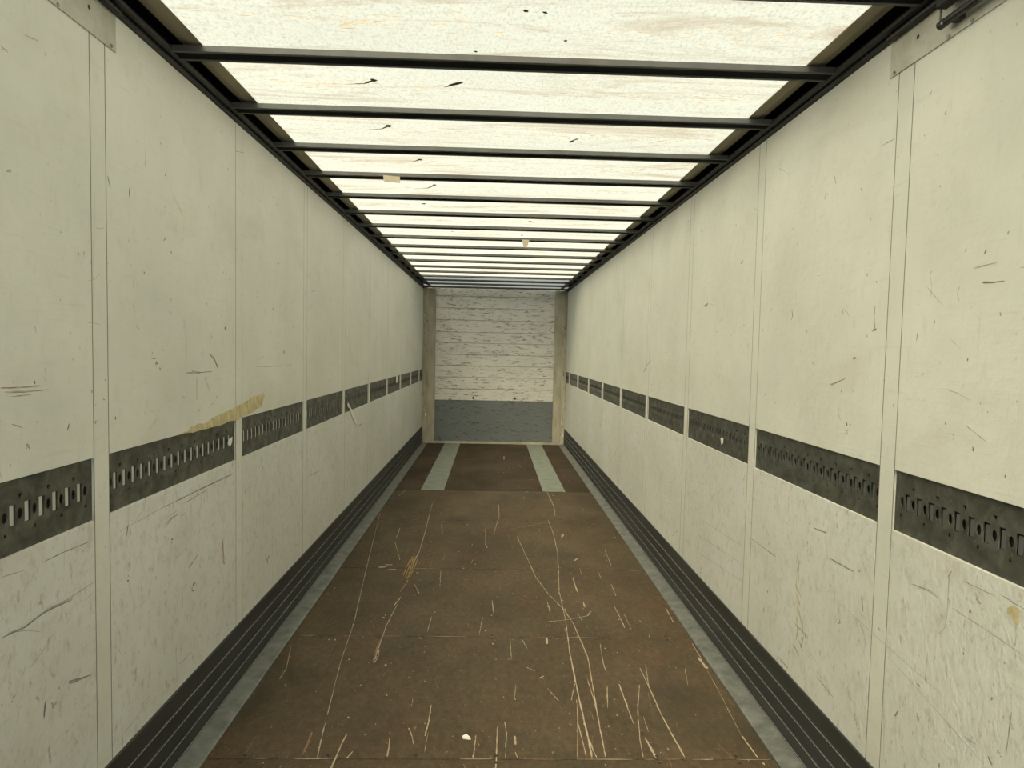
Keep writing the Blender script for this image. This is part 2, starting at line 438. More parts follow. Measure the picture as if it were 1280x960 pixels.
fs([(621.6, 908), (621, 930), (620, 962)], .005, .007, 0); fs([(631, 902), (633, 915), (632, 949)], .004, .005, 0)
fs([(643, 920), (644, 931)], .010, .009, 0); fs([(644, 940), (647, 948)], .006, .005, 0)
fs([(637.5, 797), (639.4, 825)], .005, .004, 0); fs([(653, 800), (659, 811)], .006, .004, 0)
fs([(683, 797), (684, 805)], .022, .018, 0); fs([(684, 860), (698, 876)], .004, .004, 0)
fs([(658, 834), (669, 839)], .006, .006, 0); fs([(674, 848), (680, 845)], .010, .008, 0)
fs([(511, 910), (515, 920), (517, 931)], .006, .005, 0)
fs([(615, 750), (617, 767)], .007, .006, 0); fs([(684, 752), (688, 767)], .007, .006, 0)
fs([(716, 722), (720, 735), (723, 742)], .012, .008, 0); fs([(729, 752), (731, 759)], .016, .012, 0)
fs([(768, 758), (774, 770), (781, 785)], .006, .008, 0); fs([(780, 768), (790, 788)], .004, .004, 0)
fs([(832, 760), (842, 778)], .010, .004, 0); fs([(607, 660), (607, 680), (609, 685)], .008, .006, 0)
fs([(623, 630), (624, 645), (617, 668)], .008, .005, 0); fs([(684, 615), (692, 632), (694, 645)], .010, .006, 0)
fs([(552, 655), (553, 668)], .008, .008, 0); fs([(500, 660), (495, 673)], .008, .005, 0); fs([(494, 678), (500, 700)], .005, .005, 0)
fs([(498, 620), (508, 612)], .012, .010, 0); fs([(630, 663), (690, 652)], .005, .004, 0); fs([(518, 730), (524, 742)], .006, .005, 0)
fs([(551, 713), (550, 733)], .004, .004, 0); fs([(540, 770), (534, 790)], .004, .004, 0); fs([(603, 774), (599, 793)], .004, .004, 0)
fs([(756, 687), (764, 707)], .005, .005, 0); fs([(748, 716), (752, 724)], .006, .005, 0); fs([(764, 730), (770, 745)], .005, .004, 0)
fs([(702, 672), (704, 668)], .03, .02, 0); fs([(718, 701), (722, 698)], .03, .02, 0)
fs([(704, 566), (711, 566)], .02, .02, 0); fs([(630, 570), (630, 575)], .02, .02, 0)
for (cx, cy) in ((478, 709), (486, 706), (490, 712)): fm.blob(*on_floor(cx, cy), .03, .012)
for _ in range(900):                                  # loose chips in the film, denser along the wheel tracks
    y = 2.1 + 8.5*R.random()**1.5
    x = R.choice((R.gauss(0.42, 0.28), R.gauss(-0.5, 0.3), R.uniform(-1.1, 1.1)))
    if abs(x) > 1.1: continue
    l = (.0018+.006*R.random()**2)*(1+.16*y)
    fm.blob(x, y, l*R.uniform(.25, .6), l, R.gauss(0, .3), 6, R.choice((0, 0, 2, 2)))
for _ in range(70):
    y = 2.3 + 6.0*R.random()**1.3; x = R.choice((R.gauss(0.5, 0.3), R.uniform(-1.05, 1.05)))
    if abs(x) > 1.08: continue
    l = R.uniform(.03, .16); a = R.gauss(0, .12)
    fm.ribbon([(x, y), (x+a*l*.5, y+l*.5), (x+a*l+R.uniform(-.005, .005), y+l)], R.uniform(.0012, .003), .0018, R.choice((0, 2, 2)))
# pale dust pressed into the seams, in broken lengths
for s in seams[4:8]:
    x = -1.1
    while x < 1.1:
        l = R.uniform(.03, .25)
        if R.random() < (0.92 if x > -.1 else 0.55):
            fm.ribbon([(x, s), (min(x+l, 1.12), s+R.uniform(-.001, .001))], R.uniform(.002, .0045), None, R.choice((0, 2)))
        x += l + R.uniform(.0, .12)
o = fm.build('scratches', [M['bare'], M['bare2'], M['bare3']], floor,
             lambda x, y: (x-FB[0], y-FB[1], 0.0005+R.random()*0.0002-FB[2]))
# steel wheel strips let into the floor before the front wall
for nm, x0, x1, lab in (('left', -0.838, -0.572, 'galvanised steel strip in the floor on the left, running up to the front wall'),
                        ('right', 0.578, 0.838, 'galvanised steel strip in the floor on the right, running up to the front wall')):
    tag(box('floor_strip_plate', x0, x1, 7.535, Y1-0.03, 0.0002, 0.004, M['plate'], None, 0.001), lab, 'metal plate', 'steel strips in the floor')

# ------------------------------------------------------------------ side walls
def rail_plate_mesh(length):
    """perforated face of a lashing rail: slots, round holes between them, pointer triangles"""
    cu = bpy.data.curves.new('rail_outline', 'CURVE'); cu.dimensions = '2D'; cu.fill_mode = 'BOTH'; cu.extrude = 0.0015
    def poly(pts):
        s = cu.splines.new('POLY'); s.points.add(len(pts)-1); s.use_cyclic_u = True
        for p, q in zip(s.points, pts): p.co = (*q, 0, 1)
    h = ZRT-ZRB
    poly([(0, 0), (length, 0), (length, h), (0, h)])
    n = int((length-0.04)/0.0539)
    zc = 1.188-ZRB
    holes = []
    for k in range(n):
        u = 0.043+k*0.0539
        poly([(u-.011, zc-.027), (u+.011, zc-.027), (u+.011, zc+.027), (u-.011, zc+.027)]); holes.append(u)
    for k in range(n+1):
        u = 0.043+(k-.5)*0.0539
        if u+.011 > length-.002: continue
        poly([(u+.0092*math.cos(t*math.pi/5), zc+.0150*math.sin(t*math.pi/5)) for t in range(10)])
        if k % 2 == 1: poly([(u-.0075, zc+.052), (u+.0075, zc+.052), (u, zc+.036)])
        else: poly([(u-.0065, zc-.050), (u+.0065, zc-.050), (u, zc-.037)])
    tmp = bpy.data.objects.new('tmp', cu); COL.objects.link(tmp)
    dg = bpy.context.evaluated_depsgraph_get()
    me = bpy.data.meshes.new_from_object(tmp.evaluated_get(dg))
    bpy.data.objects.remove(tmp); bpy.data.curves.remove(cu)
    for v in me.vertices: v.co = (v.co.z, v.co.x, v.co.y)
    me.materials.clear(); me.materials.append(M['rail'])
    return me, holes
rail_cache = {}
ORD = ['first', 'second', 'third', 'fourth', 'fifth', 'sixth', 'seventh', 'eighth', 'ninth', 'tenth', 'eleventh', 'twelfth', 'thirteenth', 'fourteenth', 'fifteenth', 'sixteenth', 'seventeenth', 'eighteenth']
liner_m = {-1: box_mesh('slot_fill', .004, .0155, .052), 1: box_mesh('slot_fill', .004, .0175, .047)}
liner_m[-1].materials.append(M['slot_lit']); liner_m[1].materials.append(M['liner_dark'])  # left pieces added in the slots to carry their lit edges
walls = {}
seal_m = box_mesh('joint_seal', .0010, .0038, ZT+.04-ZK); seal_m.materials.append(M['seal'])
for sd, nm in ((-1, 'left'), (1, 'right')):
    x_in = sd*W
    wall = tag(box('wall_'+nm, sd*(W+.0225), sd*(W+.06), Y0, Y1+.02, -0.05, 2.80, M['joint']),
               'scuffed off-white panelled %s side wall of the trailer' % nm, 'wall', kind='structure')
    B = wall.location; walls[sd] = wall
    joints = [JOINT[sd]+PITCH*k for k in range(-3, 9)]
    for j in joints:
        js = box('joint_strip', x_in, sd*(W+.0225), j-STRIP/2+.0021, j+STRIP/2-.0021, ZK-.03, ZT+.01, M['wall'], wall, 0.0006, B)
        for e in (-1, 1): link('joint_seal', seal_m, None, js, (-sd*.0104, e*(STRIP/2), 0))
    edges = [(Y0, joints[0]-STRIP/2)] if joints[0]-STRIP/2 > Y0 else []
    edges += [(a+STRIP/2, b-STRIP/2) for a, b in zip(joints[:-1], joints[1:])] + [(joints[-1]+STRIP/2, Y1)]
    shown = 0
    for a, b in edges:
        a = max(a, Y0)
        if b-a < .05: continue
        a2, b2 = a+.0021, b-.0021
        if b < .95:                                          # behind the camera: plain full-height board
            box('plain_panel', x_in, sd*(W+.0225), a2, b2, ZK-.03, ZT+.01, M['wall'], wall, 0.0006, B); continue
        box('upper_panel', x_in, sd*(W+.0225), a2, b2, ZRT+.001, ZT+.01, M['wall'], wall, 0.0006, B)
        box('lower_panel', x_in, sd*(W+.0225), a2, b2, ZK-.03, ZRB-.001, M['wall_worn'], wall, 0.0006, B)
        L = round(b2-a2, 3)
        if L not in rail_cache:
            rail_cache[L] = (rail_plate_mesh(L), box_mesh('cavity_back', .004, L, ZRT-ZRB-.002))
            rail_cache[L][1].materials.append(M['rail_back'])
        (pm, holes), bm_ = rail_cache[L]
        rt = empty('lashing_rail', (x_in+sd*.009, a2, ZRB))
        link('rail_face', pm, None, rt, (0, 0, 0))
        link('cavity_back', bm_, None, rt, (sd*.0105, L/2, (ZRT-ZRB)/2))
        if True:
            for u in holes:
                link('slot_fill', liner_m[sd], None, rt, (sd*(.0035 if sd < 0 else .0042), u+(-.001 if sd < 0 else -.0015), 1.188-ZRB-(0 if sd < 0 else .002)))
            shown += 1
            where = 'nearest the camera' if shown == 1 else ('short last one by the corner post' if b > Y1-.01 else ORD[shown-1]+' away from the camera')
            tag(rt, 'dark perforated steel lashing rail in the %s wall, %s' % (nm, where), 'lashing rail', 'lashing rails in the %s wall' % nm)
    # skirting: ribbed dark aluminium kick rail, and the galvanised edge of the floor
    sk = tag(extrude_profile('baseboard_'+nm, [(sd*(W+.02), ZK-.001), (sd*(W-.006), ZK-.001), (sd*(W-.008), ZK-.004), (sd*(W-.008), 0.012), (sd*(W+.02), 0.012)], Y0, Y1, 'y', M['skirt']),
             'dark ribbed aluminium kick rail along the foot of the %s wall' % nm, 'skirting', kind='structure')
    for z in (.218, .148, .080, .020):
        q = sd*(W-.008)
        extrude_profile('rib', [(q, z), (q-sd*.0055, z-.0005), (q-sd*.007, z-.003), (q-sd*.0015, z-.055 if z > .05 else z-.018), (q, z-.055 if z > .05 else z-.018)], Y0, Y1, 'y', M['skirt'], sk)
        box('rib_highlight', q-sd*.0056, q-sd*.0073, Y0, Y1, z-.0016, z-.0007, M['skirt_glint'], sk)  # pale strip painting the highlight along each rib
    tn = 1 if sd < 0 else 2
    tag(extrude_profile('trim_%d' % tn, [(sd*(W+.02), -.02), (sd*(W+.02), .013), (sd*(W-.012), .013), (sd*(XF+.012), .006), (sd*(XF+.002), .0035), (sd*(XF+.001), -.02)], Y0, Y1, 'y', M['galv']),
        'grey galvanised edge strip between brown floor and %s kick rail' % nm, 'trim', kind='structure')

# ------------------------------------------------------------------ wear on the side walls
for sd in (-1, 1):
    wm = Marks(); B = walls[sd].location
    def ws(pts, w, w1=None, col=0):
        P = [on_wall(*p, sd) for p in pts]; w1 = w1 or w
        if w < .004 and w1 < .004: wm.ribbon(P, w*.8, w1*.8, col, 5); return
        wm.ribbon(P, w*.45, w1*.45, col, 6)
        for _ in range(3):                                   # frayed strands beside the main stroke
            o1, o2, t0 = R.gauss(0, w*.45), R.gauss(0, w1*.45), R.uniform(0, .4)
            Q = [(a+(b_-a)*t0*(i == 0), z) for i, ((a, z), (b_, _z)) in enumerate(zip(P, P[1:]+P[-1:]))]
            wm.ribbon([(y+o1*.4, z+o1+(o2-o1)*i/max(1, len(Q)-1)) for i, (y, z) in enumerate(Q)], w*.22, w1*.22, col if R.random() < .6 else 1, 5)
    def wb(px, py, r, k=1.0, ang=0.0, col=0):
        y, z = on_wall(px, py, sd)
        if col >= 3: wm.blob(y, z, r, r*k, ang, 12, col)
        for _ in range(5):
            wm.blob(y+R.gauss(0, r*.45), z+R.gauss(0, r*k*.5), r*R.uniform(.2, .5), r*k*R.uniform(.2, .55), ang+R.uniform(-.5, .5), 8, col)
    if sd < 0:
        ws([(0, 485), (25, 484), (50, 482)], .006, .003, 2); ws([(5, 490), (30, 490), (60, 487)], .004, .002, 2); ws([(12, 496), (40, 493)], .003, .002, 2)
        ws([(162, 235), (161, 246)], .010, .006, 0); ws([(215, 243), (228, 268)], .003, .004, 1); ws([(204, 301), (208, 296)], .006, .004, 0)
        ws([(232, 408), (233, 440), (232, 469)], .003, .003, 0); ws([(232, 466), (250, 466), (265, 464)], .007, .004, 0)
        ws([(262, 443), (268, 450), (272, 460)], .008, .014, 0); wb(196, 453, .012, .7); wb(172, 408, .008, .5); wb(281, 410, .012, .8); wb(277, 395, .009, 1)
        ws([(246, 470), (246, 500)], .012, .006, 1); ws([(255, 470), (262, 490)], .006, .004, 1)
        wb(130, 499, .008, .5); ws([(84, 538), (86, 529)], .008, .005, 0); wb(35, 558, .010, .7); ws([(14, 530), (28, 535)], .008, .005, 1)
        ws([(160, 656), (158, 670)], .010, .006, 0); ws([(208, 655), (214, 648), (224, 642)], .012, .006, 1); wb(215, 676, .012, 1); wb(241, 734, .014, 1.3)
        ws([(278, 676), (280, 706)], .018, .012, 2); wb(280, 704, .010, 1); wb(335, 699, .018, 1.4); wb(159, 725, .008, 1.6)
        ws([(0, 798), (30, 785), (52, 768), (60, 763), (90, 749)], .004, .006, 0); ws([(62, 763), (118, 727)], .004, .003, 1); ws([(15, 790), (35, 788), (52, 790)], .003, .002, 1)
        ws([(55, 702), (80, 690), (112, 677)], .003, .003, 0); ws([(80, 671), (80, 712)], .002, .002, 1); ws([(0, 722), (30, 713)], .003, .002, 1)
        ws([(85, 852), (100, 848), (114, 843)], .008, .005, 0); ws([(57, 876), (55, 898)], .010, .006, 0); wb(67, 880, .012, 1.3, 0, 1); ws([(60, 935), (63, 955)], .008, .008, 1)
        ws([(48, 754), (53, 754)], .010, .010, 1); wb(18, 871, .010, .6, 0, 1); wb(15, 877, .006, .6)
        ws([(200, 636), (250, 612), (292, 592)], .005, .005, 0); ws([(228, 630), (260, 612)], .004, .003, 0); ws([(150, 664), (200, 636)], .003, .003, 1)
        ws([(385, 596), (400, 588)], .006, .004, 0); wb(348, 330, .009, 1.3); wb(341, 386, .008, 1); wb(421, 318, .010, .7)
        ws([(448, 533), (453, 529)], .012, .010, 0); ws([(212, 790), (224, 768)], .003, .003, 1); ws([(220, 800), (221, 848)], .002, .002, 1)
        ws([(235, 710), (248, 692)], .010, .005, 2); wb(218, 728, .025, 1.0, 0, 2) if False else None
        wb(355, 440, .018, .9, 0, 3); ws([(352, 426), (352, 446)], .006, .004, 3); ws([(320, 458), (365, 457)], .005, .003, 0)
        ws([(30, 43), (48, 52)], .004, .003, 1); ws([(0, 57), (10, 65)], .006, .004, 1); ws([(8, 213), (14, 214)], .010, .006, 1); ws([(134, 220), (138, 236)], .005, .003, 0)
        ws([(118, 240), (116, 400)], .0015, .0015, 1)
    else:
        ws([(926, 330), (929, 326)], .012, .008, 0); ws([(880, 383), (885, 379)], .014, .010, 0); ws([(990, 388), (991, 395), (989, 400)], .012, .006, 0); wb(964, 387, .010, .9, 0, 1)
        ws([(1094, 383), (1093, 398), (1094, 412)], .006, .007, 0); ws([(1090, 413), (1096, 412)], .008, .006, 0); ws([(1087, 440), (1088, 454)], .004, .003, 1)
        ws([(1228, 353), (1240, 353), (1256, 351)], .010, .004, 0); ws([(1216, 335), (1246, 328)], .004, .003, 1); wb(1217, 562, .008, .9)
        wb(1069, 447, .014, .5); wb(1017, 454, .006, .9); ws([(1037, 481), (1048, 477), (1057, 473)], .005, .003, 0); ws([(1017, 514), (1018, 536)], .003, .009, 0)
        wb(1058, 530, .009, 1.2); wb(1059, 538, .007, 1.2); ws([(1119, 173), (1103, 182)], .004, .003, 0); wb(958, 298, .012, 1.4, .3, 1); ws([(1043, 220), (1045, 230)], .010, .008, 1)
        ws([(1031, 250), (1033, 238)], .006, .003, 1); ws([(1162, 119), (1165, 114)], .006, .003, 0); ws([(1054, 385), (1062, 396)], .005, .003, 1); ws([(1147, 417), (1146, 426)], .005, .003, 0)
        ws([(1017, 660), (1028, 664), (1033, 666)], .010, .006, 0); ws([(1038, 698), (1055, 708), (1067, 714)], .006, .004, 0); ws([(1140, 730), (1160, 738), (1175, 748)], .005, .003, 0)
        ws([(1187, 715), (1184, 770), (1181, 785), (1173, 793)], .003, .002, 1); ws([(1185, 722), (1190, 714)], .004, .003, 0); ws([(937, 672), (955, 685), (970, 696)], .003, .004, 0)
        ws([(1160, 815), (1156, 850)], .003, .002, 1); ws([(1075, 780), (1081, 795)], .004, .003, 0); ws([(1077, 745), (1079, 765)], .008, .005, 0); ws([(1220, 748), (1226, 755)], .014, .010, 1)
        ws([(1265, 890), (1258, 940)], .004, .003, 0); ws([(1235, 945), (1240, 958)], .010, .006, 0); ws([(1205, 920), (1220, 930)], .006, .004, 1); wb(1249, 941, .007, .9)
        ws([(1020, 845), (1042, 872)], .004, .003, 0); ws([(1118, 895), (1123, 888)], .006, .004, 0); ws([(1186, 905), (1188, 912)], .010, .008, 1); wb(1148, 895, .009, 1.3, 0, 1)
        ws([(973, 820), (985, 836)], .009, .006, 0); wb(876, 716, .018, 1.2, 0, 1); wb(1050, 779, .008, 1.4); wb(1148, 856, .008, .7); ws([(1105, 860), (1105, 945)], .0022, .0022, 1)
        for k in range(9): ws([(996+R.uniform(-3, 5), 690+k*10), (998+R.uniform(-3, 5), 704+k*11)], .010, .012, 3)
        for k in range(7): ws([(995+R.uniform(-4, 12), 775+k*5), (997+R.uniform(-4, 12), 790+k*5)], .006, .005, 2)
        ws([(804, 466), (809, 456), (814, 450)], .016, .008, 1); ws([(750, 535), (754, 510)], .020, .010, 1); wb(833, 624, .016, .6, .6, 4); ws([(829, 619), (834, 622), (837, 630)], .012, .008, 4)
        for yy in (646, 668, 690): ws([(872, yy), (905, yy+22), (930, yy+38)], .003, .002, 1)
        wb(1267, 765, .022, 1.0, 0, 3); ws([(1190, 760), (1240, 792), (1280, 820)], .003, .003, 1)
        ws([(1040, 745), (1100, 800), (1180, 870)], .002, .002, 1); ws([(1110, 820), (1230, 955)], .0025, .0025, 1)
    for _ in range(420):                                        # small anonymous scuffs
        y = 1.35 + 8.5*R.random()**1.35
        z = R.choice((R.uniform(.32, 1.07), R.uniform(.32, 1.07), R.uniform(1.32, 2.0), R.uniform(1.3, 2.6)))
        sz = R.uniform(.5, 1.0)
        t = R.random(); c = R.choice((0, 0, 1, 1, 1, 2)) if z < 1.1 else R.choice((0, 1, 1, 1))
        if t < .62: wm.blob(y, z, .0035*sz*(1+.08*y), .007*sz*(1+.08*y), R.uniform(-.6, .6), 7, c)
        elif t < .82:
            l = R.uniform(.02, .09); wm.ribbon([(y, z), (y+R.gauss(0, .008), z-l*.5), (y+R.gauss(0, .01), z-l)], .0022*sz, .0014, c)
        else:
            l = R.uniform(.02, .12); a = R.gauss(.15, .3); wm.ribbon([(y, z), (y+l*.5, z+a*l*.5+R.gauss(0, .003)), (y+l, z+a*l)], .0022*sz, .0014, c)
    keep = [i for i, f in enumerate(wm.f)]
    wm.build('scuff_marks', [M['scuff'], M['scuff2'], M['scuff3'], M['glue'], M['chip']], walls[sd],
             lambda y, z, sd=sd, B=B: (sd*(W-.0004-R.random()*.0002)-B[0], y-B[1], z-B[2]))

# ------------------------------------------------------------------ front wall
fw = tag(box('wall_front', -1.30, 1.30, Y1+.022, Y1+.06, -.05, 2.80, M['outer']),
         'front bulkhead of whitish painted boards over a blue-grey kick plate', 'wall', kind='structure')
B = fw.location
pl = [0.748, 0.948, 1.151, 1.350, 1.543, 1.745, 1.932, 2.138, 2.346, 2.550, 2.700]
for a, b in zip(pl[:-1], pl[1:]):
    box('plank', -1.05, 1.05, Y1+R.uniform(-.001, .001), Y1+.022, a+.003, b-.003, M['plank'], fw, 0.003, B)
box('kick_plate', -1.045, 1.05, Y1-.008, Y1+.022, .035, .748, M['kick'], fw, 0.003, B)
for x in (-.36, .36): 
    o = box('bolt', x-.018, x+.018, Y1-.012, Y1, .775, .811, M['black'], fw, 0.006, B)
tag(box('trim_3', -1.235, 1.235, Y1-.06, Y1+.02, 0.0005, .034, M['post']), 'brownish sill along the foot of the front wall', 'trim', kind='structure')
for sd, n, nm in ((-1, 4, 'left'), (1, 5, 'right')):
    t = tag(extrude_profile('trim_%d' % n, [(sd*1.028, Y1+.02), (sd*1.028, Y1-.03), (sd*1.036, Y1-.038), (sd*1.150, Y1-.038), (sd*1.156, Y1-.062), (sd*1.172, Y1-.072), (sd*1.2385, Y1-.072), (sd*1.2385, Y1+.02)], .0345, 2.675, 'y', M['post'])
            , 'olive brown steel corner post at the %s end of the front wall' % nm, 'post', kind='structure')
    for v in t.data.vertices: v.co = (v.co.x, v.co.z, v.co.y)
    bm = bmesh.new(); bm.from_mesh(t.data); bmesh.ops.recalc_face_normals(bm, faces=bm.faces); bm.to_mesh(t.data); bm.free()
    pm = Marks()
    for _ in range(26):
        pm.blob(sd*R.uniform(1.165, 1.235), R.uniform(.1, 2.6), R.uniform(.004, .012), R.uniform(.01, .05), 0, 7, R.choice((0, 0, 2, 2, 0, 1)))
    pm.build('rust_marks', [M['scuff3'], M['chip'], M['scuff']], t, lambda x, z: (x, Y1-.0725, z))

# ------------------------------------------------------------------ roof
ceil = tag(empty('ceiling', (0, 0, 2.71)), 'translucent cream roof tarpaulin glowing with daylight above the bows', 'roof', kind='structure')
bm = bmesh.new()
y_front = 9.78
NX, NY = 24, 160
ye = y_front
grid = []
for j in range(NY+1):
    y = Y0+(ye-Y0)*j/NY; row = []
    for i in range(NX+1):
        x = -1.105+2.21*i/NX
        ph = ((y-BAR_Y+.04)/BAR_P) % 1.0
        up = 0.006*math.sin(math.pi*ph)*(0.6+0.4*math.sin(3*x+y*1.7))       # slight belly between bows
        row.append(bm.verts.new((x, y, -.002+up)))
    grid.append(row)
for j in range(NY):
    for i in range(NX):
        bm.faces.new((grid[j][i], grid[j+1][i], grid[j+1][i+1], grid[j][i+1])).smooth = True   # faces look down into the trailer
me = bpy.data.meshes.new('tarpaulin'); bm.to_mesh(me); bm.free()
link('tarpaulin', me, M['tarp'], ceil)
for sd in (-1, 1):      # opaque hem, rising into the side guide channel, painted black for the shadow there
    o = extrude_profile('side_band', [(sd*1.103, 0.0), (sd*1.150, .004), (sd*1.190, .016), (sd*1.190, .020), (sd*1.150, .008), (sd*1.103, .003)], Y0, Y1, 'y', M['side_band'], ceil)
    extrude_profile('shadow_black_channel', [(sd*1.188, .016), (sd*1.215, .045), (sd*1.262, .050), (sd*1.262, -.012), (sd*1.30, -.012), (sd*1.30, .060), (sd*1.205, .056), (sd*1.188, .022)], Y0, Y1, 'y', M['shade_black'], ceil)
me = bpy.data.meshes.new('front_roof_sheet')
me.from_pydata([(-1.105, y_front, -.001), (-1.105, Y1+.05, -.001), (1.105, Y1+.05, -.001), (1.105, y_front, -.001)], [], [(0, 1, 2, 3)])
link('front_roof_sheet', me, M['roof_grey'], ceil)
rm = Marks()
def rs(pts, w, w1=None, col=0): rm.ribbon([on_floor(*p, 2.7066) for p in pts], w, w1, col)
rs([(555, 109), (564, 106), (579, 102)], .006, .024, 0)
for (a, b) in (((467, 100), (430, 105)), ((486, 157), (455, 162)), ((525, 199), (495, 203)), ((543, 231), (515, 236))):
    rm.blob(*on_floor(a[0], a[1], 2.7066), .016, .020, 0, 8, 0); rs([a, ((a[0]*.7+b[0]*.3), b[1]-1), b], .012, .004, 0)
rs([b for b in ((430, 105), (390, 104), (330, 99))], .010, .003, 1)
rs([(712, 178), (717, 175), (723, 173)], .018, .012, 0); rs([(716, 216), (722, 218)], .03, .02, 1); rs([(661, 276), (667, 278)], .04, .02, 0)
rs([(527, 255), (532, 254)], .03, .02, 0); rs([(564, 289), (568, 289)], .04, .02, 0); rs([(651, 294), (654, 294)], .04, .03, 0)
rs([(425, 31), (445, 27), (470, 23)], .010, .006, 1); rs([(655, 14), (660, 12)], .02, .014, 0); rs([(680, 16), (683, 14)], .02, .014, 0)
rs([(592, 64), (597, 64)], .010, .01, 0); rs([(705, 51), (709, 50)], .012, .01, 0)
for _ in range(1100):     # clustered rusty smears where dirt sits on the sheet
    k = R.choice((0, 0, 1, 2)); bay = R.randint(0, 12); yy = BAR_Y+BAR_P*bay+.26+R.gauss(0, .035)
    xx = {0: R.gauss(.72, .2), 1: R.gauss(-.55, .25), 2: R.uniform(-1, 1)}[k]
    if abs(xx) > 1.08: continue
    rm.ribbon([(xx, yy), (xx+R.uniform(.01, .05), yy+R.gauss(0, .004))], R.uniform(.003, .008), .003, 1)
o = rm.build('stains', [M['stain_dark'], M['stain_brown']], ceil, lambda x, y: (x, y, -.0045-R.random()*.0004))

# side guide rails under the tarpaulin edge
for sd, n, nm in ((-1, 6, 'left'), (1, 7, 'right')):
    q = sd*W
    t = tag(extrude_profile('trim_%d' % n, [(q+sd*.06, 2.655), (q-sd*.003, 2.655), (q-sd*.008, 2.658), (q-sd*.011, 2.664), (q-sd*.011, 2.672), (q-sd*.004, 2.674), (q-sd*.004, 2.680), (q-sd*.020, 2.678), (q-sd*.032, 2.681), (q-sd*.036, 2.687), (q-sd*.034, 2.694), (q-sd*.024, 2.698), (q+sd*.02, 2.698), (q+sd*.06, 2.700)], Y0, Y1-.02, 'y', M['roofrail']),
            'dark steel roof guide rail along the top of the %s wall' % nm, 'trim', kind='structure')

# roof bows: grey steel channels with an added black strip painting the shade underneath
D, H = .082, .023
web = bpy.data.meshes.new('channel'); 
bow_len = 1.228
def prof_mesh(name, pts, mat):
    o = extrude_profile(name, pts, -bow_len, bow_len, 'x', mat)
    me = o.data; bpy.data.objects.remove(o); return me
ch_m = prof_mesh('channel', [(0, .002), (.002, 0), (.012, 0), (.014, .007), (D-.016, .007), (D-.014, 0), (D-.002, 0), (D, .002), (D, H), (0, H)], M['bow'])
st_m = prof_mesh('shade_strip', [(.0145, .002), (D-.0165, .002), (D-.0165, .0072), (.0145, .0072)], M['shade_black'])
nb = 0
for k in range(-2, 18):
    yf = BAR_Y + BAR_P*k
    if yf > Y1-.05: continue
    b = empty('roof_bow', (0, yf-D, BAR_Z))
    link('channel', ch_m, None, b); link('shade_strip', st_m, None, b)
    if k >= 0:
        lab = 'dark steel roof bow across the trailer, %s' % ('nearest, at the top edge of the photo' if k == 0 else ORD[k]+' counted from the nearest')
        if k == 17 or yf+BAR_P > Y1-.05: lab = 'dark steel roof bow across the trailer, last one before the front wall'
        tag(b, lab, 'roof bow', 'roof bows carrying the tarpaulin')
    else:
        tag(b, 'dark steel roof bow %s above the top edge of the photo' % ('just' if k == -1 else 'second'), 'roof bow', 'roof bows carrying the tarpaulin')

# ------------------------------------------------------------------ rear door plates and rods
def disc_mesh(name, r, d, axis, mat, seg=10):
    bm = bmesh.new(); bmesh.ops.create_cone(bm, cap_ends=True, segments=seg, radius1=r, radius2=r*.8, depth=d)
    bmesh.ops.rotate(bm, verts=bm.verts, matrix=Matrix.Rotation(math.pi/2, 3, axis))
    me = bpy.data.meshes.new(name); bm.to_mesh(me); bm.free(); me.materials.append(mat); return me
def tube(name, p0, p1, r, mat, parent=None, seg=12):
    p0, p1 = Vector(p0), Vector(p1); d = p1-p0
    bm = bmesh.new(); bmesh.ops.create_cone(bm, cap_ends=True, segments=seg, radius1=r, radius2=r, depth=d.length)
    bmesh.ops.rotate(bm, verts=bm.verts, matrix=d.to_track_quat('Z', 'Y').to_matrix())
    bmesh.ops.translate(bm, verts=bm.verts, vec=(p0+p1)/2)
    me = bpy.data.meshes.new(name); bm.to_mesh(me); bm.free(); return link(name, me, mat, parent)
screw_m = disc_mesh('plate_screw', .006, .003, 'Y', M['screw_head']); hole_m = disc_mesh('plate_hole', .007, .0006, 'Y', M['black'])
for sd, nm in ((-1, 'left'), (1, 'right')):
    p = empty('steel_plate', (sd*(W-.0014), 2.143, 2.54))
    tag(p, 'bare steel corner plate screwed to the top of the %s wall by the rear' % nm, 'metal plate', 'steel plates by the rear')
    xx = 0
    pb = box('plate', sd*.0, sd*-.003, -2.6, 0, 0, .113, M['steel'], p, 0.0006); PB = pb.location
    tube('edge_bar', (sd*-.014, -.004, .120), (sd*-.014, -2.6, .120), .011, M['black'], p)
    for (y, z) in ((-.025, .010), (-.276, .006), (-.369, .006), (-.55, .01), (-.75, .01)):
        link('plate_screw', screw_m, None, pb, (sd*-.0042-PB[0], y-PB[1], z-PB[2]))
    
    for (y, z) in ((-.137, .070), (-.42, .055)): link('plate_hole', hole_m, None, pb, (sd*-.0033-PB[0], y-PB[1], z-PB[2]))
rd = tag(empty('door_rod', (1.212, 1.86, 2.577)), 'round black rod with a bolted end on the right steel plate', 'rod')
rb = tube('rod', (0, 0, 0), (0, -2.4, .0), .0115, M['black'], rd)
tube('rod_end', (0, .012, 0), (0, -.012, 0), .0120, M['black'], rb)
tube('bolt', (.0, -.012, -.0), (-.012, -.012, -.004), .0045, M['screw_head'], rb)
box('bracket', .0, .022, -.06, -.03, -.012, .012, M['black'], rd)
gr = tag(empty('guide_track', (1.2065, 1.862, 2.628)), 'black square guide track above the rod on the right steel plate', 'track')
box('track', -.016, .016, -2.4, 0, -.012, .022, M['black'], gr, .003)
box('end_stop', -.003, .003, .0, .004, -.040, .012, M['screw_head'], gr)

